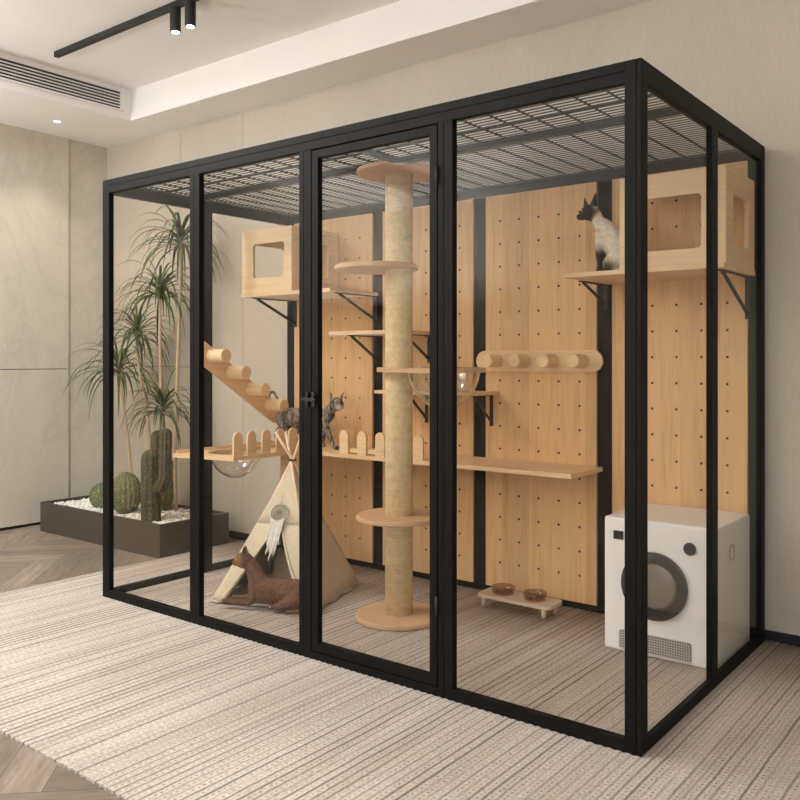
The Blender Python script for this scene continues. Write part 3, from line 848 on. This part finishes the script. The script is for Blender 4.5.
GZ = .172
def leaf_curve(base, az, el, L, droop, n=9):
    d = V((math.cos(az)*math.cos(el), math.sin(az)*math.cos(el), math.sin(el))); p = V(base); pts = [p.copy()]
    for k in range(n):
        d = (d + V((0,0,-droop*(.35+k/n)))).normalized(); p = p + d*L/n; pts.append(p.copy())
    return pts
dt = empty('dragon_tree', (-4.1, 1.1, GZ), 'tall multi-stemmed dragon tree with drooping narrow leaves in the planter', 'plant')
heads = [  # head base x,y,z, stem foot x,y, radius
    (-3.74, 1.10, 2.04, -3.84, 1.14, .40, 60), (-3.97, 1.10, 1.70, -3.98, 1.18, .40, 64), (-4.27, 1.12, 1.42, -4.10, 1.14, .38, 60),
    (-4.47, 1.10, 1.15, -4.28, 1.10, .44, 56), (-3.96, 1.12, .88, -3.90, 1.00, .38, 52)]
rn = random.Random(11)
for hx_, hy_, hz_, fx_, fy_, R_, NL in heads:
    pts = []
    for k in range(9):
        t = k/8; pts.append((fx_+(hx_-fx_)*t**1.3+.02*math.sin(t*5+hx_*9), fy_+(hy_-fy_)*t+.012*math.sin(t*4+hz_), GZ+(hz_-GZ)*t))
    pts[-1] = (hx_, hy_, hz_)
    stem = mb(M['stem']).tube(pts, [.014-.004*k/8 for k in range(9)], 10).build('stem', dt)
    m = mb(M['leaf'])
    for k in range(NL):
        az = k*2.39996+rn.uniform(-.3, .3); t = k/NL
        el = .25+1.0*t**1.3+rn.uniform(-.2, .2); L = R_*(1.2-.25*t)*rn.uniform(.75, 1.12)
        bs = V((hx_, hy_, hz_-.02+.10*t)) + V((math.cos(az), math.sin(az), 0))*.010
        c = leaf_curve(bs, az, el, L, rn.uniform(.26, .46))
        for p in c: p.y = min(p.y, YB-.01)
        sd = V((-math.sin(az), math.cos(az), 0)); wd = .0098*rn.uniform(.8, 1.2)
        m.strip(c, [wd*min(1, .55+j*.25)*(1-(j/9)**2.2)+.0006 for j in range(10)], sd)
    m.build('leaf_crown', dt)

cc = empty('column_cactus', (-3.70, .83, GZ), 'dark green column cactus with two upright arms at the planter front', 'cactus')
def col(pts, r, name='stem', n=40):
    """ribbed column along pts"""
    m = MB(); m.mat(M['cactus']); pts = [V(p) for p in pts]; k0 = 12
    P2 = []; R2 = []
    for i in range(len(pts)-1):
        for j in range(6): P2.append(pts[i].lerp(pts[i+1], j/6)); R2.append(r)
    P2.append(pts[-1]); R2.append(r)
    d = (pts[-1]-pts[-2]).normalized()
    for a in (.3, .6, .85, .97): P2.append(pts[-1]+d*r*a); R2.append(r*math.sqrt(1-a*a))
    m.tube(P2, R2, n)
    N = n
    vs = m.b.verts[:]
    for i in range(len(P2)):
        for k in range(N):
            v = vs[i*N+k]; q = P2[i]; v.co = q + (v.co-q)*(1+.10*math.cos(9*2*PI*k/N))
    return m.build(name, cc)
col([(-3.70,.83,GZ-.01), (-3.705,.83,.35), (-3.70,.83,.60)], .060, 'trunk')
col([(-3.73,.89,.46), (-3.765,.925,.53), (-3.765,.93,.735)], .042, 'arm')
col([(-3.665,.84,.41), (-3.62,.85,.42), (-3.595,.86,.48), (-3.585,.86,.765)], .040, 'arm')
def barrel(x, y, r, h, label, tilt=0):
    n = 72; prof = []
    for k in range(15):
        a = -PI/2*.7+(PI/2*1.7)*k/14; prof.append((max(0, r*math.cos(a)) if k < 14 else 0, h*.5+h*.5*math.sin(a)))
    m = mb(M['barrel']); m.lathe(prof, (0,0,0), n, True, .05, 18)
    z = -min(p[1] for p in prof)
    o = m.build('barrel_cactus'); o.location = (x, y, GZ); o.rotation_euler = (0, tilt, 0)
    tag(o, label, 'cactus'); return o
barrel(-4.10, .91, .105, .30, 'broad ribbed barrel cactus in the middle of the planter')
barrel(-4.00, 1.13, .105, .43, 'taller pale barrel cactus behind the broad ribbed one')
barrel(-4.385, .93, .085, .20, 'small round cactus at the left end of the pebbles', -.35)

# ------------------------------------------------------------------ cats
def cat_mesh(name, chains, balls, ears, mat, loc, label, voxel=.005):
    m = MB(); m.mat(mat)
    for ch in chains:
        P = [V(c[:3]) for c in ch]; R = [c[3] for c in ch]
        # smooth the chain
        PP, RR = [], []
        for i in range(len(P)-1):
            p0 = P[max(0, i-1)]; p1 = P[i]; p2 = P[i+1]; p3 = P[min(len(P)-1, i+2)]
            for j in range(6):
                t = j/6
                PP.append(.5*((2*p1)+(p2-p0)*t+(2*p0-5*p1+4*p2-p3)*t*t+(3*p1-p0-3*p2+p3)*t**3)); RR.append(R[i]+(R[i+1]-R[i])*t)
        PP.append(P[-1]); RR.append(R[-1])
        for p, r in zip(PP, RR): m.ball(p, r, seg=14)
    for c, r, sc, rot in balls: m.ball(V(c), r, sc, 16, rot)
    for tip, base, w, nrm in ears:
        tip, base, w_, nrm = V(tip), V(base), V(w), V(nrm)
        N = 10; ring = [m.b.verts.new(base + w_*math.cos(2*PI*k/N) + nrm*math.sin(2*PI*k/N)) for k in range(N)]
        tp = m.b.verts.new(tip); m.b.faces.new(ring[::-1])
        for k in range(N): m.b.faces.new((ring[k], ring[(k+1) % N], tp))
    o = m.build(name, origin=loc)
    r = o.modifiers.new('surface', 'REMESH'); r.mode = 'VOXEL'; r.voxel_size = voxel; r.use_smooth_shade = True
    s = o.modifiers.new('soften', 'SMOOTH'); s.factor = .5; s.iterations = 4
    return tag(o, label, 'cat')
def eyes(o, pts, r, mat):
    for p, d in pts:
        m = mb(mat); m.ball(V(p), r, seg=12); e1 = m.build('eye', o)
        m = mb(M['black']); m.ball(V(p)+V(d)*r*.62, r*.55, seg=10); m.build('pupil', e1)
def fur(name, base, dark, stripes=0, spots=(), spotcol=(40,32,28), light=(), lightcol=(230,220,205)):
    t = NT(name); tc = t.n('ShaderNodeTexCoord'); v = tc.outputs['Object']
    f = t.noise(t.coords((1,1,1)), 60, 3)
    col_ = t.ramp(f, [(.3, lin(dark)), (.65, lin(base))])
    if stripes:
        n = t.noise(t.coords((30,10,6)), 1.6, 3, .6, 1.5)
        k = t.ramp(n, [(.44, (0,0,0,1)), (.54, (1,1,1,1))])
        col_ = t.mix(k, lin(tuple(int(x*.6) for x in dark)), col_)
    for grp, gc in ((light, lightcol), (spots, spotcol)):
        for c, r0, r1 in grp:
            d = t.n('ShaderNodeVectorMath', operation='DISTANCE'); t.l(v, d.inputs[0]); d.inputs[1].default_value = c
            mr = t.n('ShaderNodeMapRange', interpolation_type='SMOOTHSTEP'); t.l(d.outputs['Value'], mr.inputs['Value'])
            mr.inputs['From Min'].default_value = r0; mr.inputs['From Max'].default_value = r1
            mr.inputs['To Min'].default_value = 1; mr.inputs['To Max'].default_value = 0
            col_ = t.mix(mr.outputs[0], col_, lin(gc))
    t.base(col_, .8, 0, .2); t.bump(f, .3, .003); return t.m
amber = plain('amber_eye', (190,150,70), .15, var=.05); blue = plain('blue_eye', (110,140,165), .15, var=.05)
CATS = True

# walking tabby on the back arm of the walkway, heading +X
def tabby():
    L = V((-2.60, 1.16, WZ)); z = WZ
    Y = 1.16
    P = lambda x, y, zz, r: (x, Y+y, z+zz, r)
    chains = [
        [P(-2.780,0,.180,.048), P(-2.70,0,.180,.056), P(-2.58,0,.176,.057), P(-2.47,0,.182,.054), P(-2.41,-.005,.205,.045)],
        [P(-2.415,0,.215,.040), P(-2.380,-.01,.240,.033), P(-2.355,-.015,.262,.031)],
        [P(-2.80,.0,.200,.020), P(-2.835,0,.235,.013), P(-2.855,0,.290,.011), P(-2.885,0,.325,.010), P(-2.912,0,.318,.009), P(-2.918,0,.300,.007)],
        [P(-2.43,-.030,.180,.034), P(-2.395,-.035,.12,.021), P(-2.365,-.035,.07,.016), P(-2.335,-.035,.022,.013), P(-2.312,-.035,.013,.014)],
        [P(-2.45,.030,.175,.032), P(-2.49,.035,.11,.019), P(-2.485,.035,.06,.014), P(-2.50,.035,.02,.012), P(-2.48,.035,.013,.013)],
        [P(-2.78,-.030,.165,.044), P(-2.755,-.038,.115,.030), P(-2.815,-.038,.070,.016), P(-2.80,-.038,.022,.012), P(-2.775,-.038,.013,.013)],
        [P(-2.76,.030,.165,.044), P(-2.70,.038,.110,.028), P(-2.735,.038,.065,.015), P(-2.71,.038,.022,.012), P(-2.685,.038,.013,.013)],
    ]
    h = V((-2.325, Y-.025, z+.268))
    balls = [((h.x, h.y, h.z), .044, (1.08,.92,.95), None), ((h.x+.038, h.y-.008, h.z-.014), .024, (1.1,.95,.8), None)]
    ears = [((h.x-.022, h.y-.035, h.z+.096), (h.x-.014, h.y-.024, h.z+.022), (.023,0,0), (0,.009,0)),
            ((h.x+.030, h.y+.048, h.z+.092), (h.x+.006, h.y+.024, h.z+.024), (.020,0,0), (0,.009,0))]
    mt = fur('tabby_fur', (168,156,142), (112,102,92), 1, light=[((h.x+.04-L.x, h.y-.01-L.y, h.z-.025-L.z), .014, .034)], lightcol=(196,184,168),
             spots=[((h.x+.052-L.x, h.y-.012-L.y, h.z-.006-L.z), .004, .009)])
    o = cat_mesh('tabby_cat', chains, balls, ears, mt, L, 'grey tabby cat walking right along the walkway behind the tepee poles', .0045)
    eyes(o, [((h.x+.028, h.y-.031, h.z+.010), (.6,-.8,0)), ((h.x+.040, h.y+.014, h.z+.010), (1,0,0))], .0065, amber)
tabby()

# seated seal-point cat looking left (-X)
def siamese():
    L = V((-.60, 1.13, 1.640)); z = 1.640; Y = 1.13
    P = lambda x, y, zz, r: (x, Y+y, z+zz, r)
    chains = [
        [P(-.555,0,.070,.062), P(-.575,0,.13,.062), P(-.605,0,.185,.052), P(-.640,0,.230,.040)],
        [P(-.640,0,.225,.038), P(-.668,0,.262,.031), P(-.686,0,.295,.030)],
        [P(-.640,-.026,.19,.030), P(-.652,-.030,.12,.017), P(-.645,-.030,.05,.012), P(-.655,-.030,.014,.012), P(-.672,-.030,.012,.012)],
        [P(-.640,.026,.19,.030), P(-.660,.030,.12,.017), P(-.655,.030,.05,.012), P(-.668,.030,.014,.012), P(-.685,.030,.012,.012)],
        [P(-.555,-.042,.075,.045), P(-.585,-.050,.050,.036), P(-.600,-.050,.014,.014), P(-.640,-.050,.013,.013)],
        [P(-.555,.042,.075,.045), P(-.585,.050,.050,.036), P(-.600,.050,.014,.014), P(-.640,.050,.013,.013)],
        [P(-.505,0,.035,.020), P(-.500,-.06,.018,.013), P(-.540,-.10,.016,.011), P(-.59,-.11,.014,.009)],
    ]
    h = V((-.705, Y-.012, z+.302))
    balls = [(tuple(h), .041, (1.08,.92,.92), None), ((h.x-.038, h.y-.006, h.z-.016), .022, (1.25,.9,.8), None)]
    ears = [((h.x+.056, h.y-.045, h.z+.098), (h.x+.024, h.y-.018, h.z+.016), (.024,0,0), (0,.012,0)),
            ((h.x-.040, h.y+.020, h.z+.092), (h.x-.016, h.y+.006, h.z+.022), (.018,0,0), (0,.012,0))]
    q = lambda x, y, zz: (x-L.x, y, zz)
    mt = fur('seal_point_fur', (240,232,216), (216,204,184), 0,
             spots=[((h.x-.014-L.x, h.y-L.y, h.z-L.z+.006), .048, .070), ((h.x+.046-L.x, h.y-.03-L.y, h.z+.075-L.z), .050, .062), ((h.x-.035-L.x, h.y-L.y, h.z+.06-L.z), .04, .05), (q(-.655,-.03,.06), .035, .10), (q(-.66,.03,.06), .035, .10),
                    (q(-.62,-.05,.0), .02, .045), (q(-.59,-.11,.014), .03, .08)], spotcol=(46,38,34))
    o = cat_mesh('seal_point_cat', chains, balls, ears, mt, L, 'seated cream cat with dark face and ears on the right upper shelf', .0045)
    eyes(o, [((h.x-.022, h.y-.028, h.z+.006), (-.6,-.8,0)), ((h.x-.034, h.y+.012, h.z+.006), (-1,0,0))], .0065, blue)
siamese()

# lying brown cat at the tepee mouth, head towards -X
def lying():
    zb = B+.016; ax = V((.92, .39, 0)).normalized(); sd = V((ax.y, -ax.x, 0))   # sd points to the viewer
    O = V((-2.145, .360, zb))
    def P(u, v, h, r): p = O + ax*u + sd*v; return (p.x, p.y, zb+h, r)
    chains = [
        [P(.0,0,.085,.058), P(.06,0,.078,.064), P(.13,0,.074,.063), P(.20,0,.076,.066), P(.25,0,.066,.056)],
        [P(-.0,0,.115,.054), P(-.025,0,.165,.042), P(-.045,0,.205,.034)],
        [P(-.01,.030,.060,.032), P(-.035,.040,.024,.020), P(-.10,.045,.018,.016), P(-.170,.040,.016,.016)],
        [P(-.01,-.030,.060,.032), P(-.045,-.035,.028,.020), P(-.10,-.03,.020,.016), P(-.155,-.02,.017,.016)],
        [P(.23,.036,.060,.052), P(.18,.056,.036,.030), P(.13,.062,.018,.016), P(.095,.062,.015,.014)],
        [P(.28,0,.045,.022), P(.30,.04,.020,.014), P(.27,.10,.014,.012), P(.20,.115,.013,.010)],
    ]
    h = O + ax*(-.080) + sd*.008; h.z = zb+.222
    rz = Matrix.Rotation(math.atan2(ax.y, ax.x), 4, 'Z')
    mz = h - ax*.036; mz.z -= .014
    balls = [(tuple(h), .044, (1.1,.92,.95), rz), (tuple(mz), .024, (1.2,.9,.8), rz)]
    def E(u, v, dz): p = h + ax*u + sd*v; return (p.x, p.y, h.z+dz)
    ears = [(E(.022,.036,.094), E(.010,.022,.018), tuple(ax*.023), tuple(sd*.008)),
            (E(-.006,-.036,.080), E(.004,-.022,.018), tuple(ax*.020), tuple(sd*.008))]
    L = V((O.x, O.y, zb))
    mt = fur('brown_fur', (112,82,64), (84,60,46), 0, spots=[((V(E(.02,.034,.07))-L)[:], .02, .042), ((mz - L - ax*.016 + V((0,0,.004)))[:], .004, .010)], spotcol=(60,44,38),
             light=[((h-L-ax*.01+V((0,0,-.005)))[:], .02, .05)], lightcol=(168,128,84))
    o = cat_mesh('brown_cat', chains, balls, ears, mt, L, 'reddish brown cat lying with raised head at the tepee opening', .0045)
    eyes(o, [(E(-.028,.031,.008), tuple((-ax*.6+sd*.8)[:])), (E(-.040,-.014,.008), tuple((-ax)[:]))], .0065, amber)
lying()

# ------------------------------------------------------------------ light
def area(name, loc, target, sx, sy, power, col=(1,1,1)):
    l = bpy.data.lights.new(name, 'AREA'); l.shape = 'RECTANGLE'; l.size = sx; l.size_y = sy; l.energy = power; l.color = col
    o = bpy.data.objects.new(name, l); C.objects.link(o); o.location = loc
    o.rotation_euler = (V(target)-V(loc)).to_track_quat('-Z', 'Y').to_euler(); return o
area('added_window_fill', ((WX0+WX1)/2, YF-.14, (WZ0+WZ1)/2), ((WX0+WX1)/2, 0, (WZ0+WZ1)/2), WX1-WX0, WZ1-WZ0, 58, (.96,.98,1))  # fill light sent through the added window
def spot(name, loc, power, ang=80, blend=.8, tgt=None, r=.03):
    l = bpy.data.lights.new(name, 'SPOT'); l.energy = power; l.spot_size = math.radians(ang); l.spot_blend = blend; l.shadow_soft_size = r; l.color = (1,.90,.76)
    o = bpy.data.objects.new(name, l); C.objects.link(o); o.location = loc
    if tgt: o.rotation_euler = (V(tgt)-V(loc)).to_track_quat('-Z', 'Y').to_euler()
    return o
spot('downlight_lamp', (-4.745, .77, ZC-.02), 18, 95, .7, r=.04)
for x in (-2.82, -2.69): spot('track_lamp', (x, .36, RZ-.19), 12, 60)
# round lamps added in the tray, out of view, to light the enclosure
lamps = ((-3.5, -1.0, 62, 'added out-of-view round white lamp in the tray, nearer the left wall'), (-1.7, -1.9, 22, 'added out-of-view round white lamp in the tray, nearer the camera'))
for k, (x, y, pw, lb) in enumerate(lamps):
    ce = empty('added_ceiling_lamp', (x, y, TZ), lb, 'added ceiling lamp')
    mb(M['white']).disc((x, y, TZ-.05), .45, .05, 64, .006).build('housing', ce)
    la = bpy.data.lights.new('added_ceiling_lamp_light', 'AREA'); la.shape = 'DISK'; la.size = .85; la.energy = pw; la.color = (.985,.99,1)
    lo = bpy.data.objects.new('added_ceiling_lamp_light', la); C.objects.link(lo); lo.location = (x, y, TZ-.06)

# unseen uplights added to brighten the ceiling, shaped as torchiere lamps
for x, y, pw, lb in ((-4.6, -1.5, 22, 'added out-of-view black torchiere uplight by the left wall'), (-4.5, -4.3, 185, 'added out-of-view black torchiere uplight in the far front left corner'), (-.6, -4.4, 85, 'added out-of-view black torchiere uplight beside the added window')):
    fa = empty('added_uplight', (x, y, FZ), lb, 'added uplight')
    mb(M['black']).disc((x, y, FZ), .15, .02, 40, .004).build('base', fa)
    mb(M['black']).tube([(x, y, FZ+.02), (x, y, 1.70)], .012, 16).build('pole', fa)
    mb(M['black']).lathe([(0,1.70), (.10,1.72), (.22,1.82), (.215,1.82), (.095,1.73), (0,1.715)], (x, y, 0), 40).build('uplight_bowl', fa)
    la = bpy.data.lights.new('added_uplight_light', 'AREA'); la.shape = 'DISK'; la.size = .36; la.energy = pw; la.color = (.97,.985,1)
    lo = bpy.data.objects.new('added_uplight_light', la); C.objects.link(lo); lo.location = (x, y, 1.81); lo.rotation_euler = (PI, 0, 0)

w = bpy.data.worlds.new('World'); bpy.context.scene.world = w; w.use_nodes = True
bg = w.node_tree.nodes['Background']; bg.inputs['Color'].default_value = (.96,.98,1,1); bg.inputs['Strength'].default_value = 1.0

# ------------------------------------------------------------------ camera
cam = bpy.data.cameras.new('Camera'); co = bpy.data.objects.new('Camera', cam); C.objects.link(co)
cam.sensor_width = 36; cam.lens = 846/800*36; cam.shift_y = (361-400)/800*-1*-1
co.location = (1.0404, -2.5627, 1.245); co.rotation_euler = (PI/2, 0, math.atan2(.6157, .788))
cam.clip_start = .05
bpy.context.scene.camera = co
sc = bpy.context.scene
sc.view_settings.view_transform = 'Standard'; sc.view_settings.look = 'None'; sc.view_settings.gamma = 1; sc.view_settings.exposure = 0.14
sc.view_settings.use_curve_mapping = False
try:
    sc.cycles.use_denoising = True; sc.cycles.max_bounces = 12; sc.cycles.transparent_max_bounces = 24; sc.cycles.sample_clamp_indirect = 6
    sc.cycles.diffuse_bounces = 6
except Exception: pass
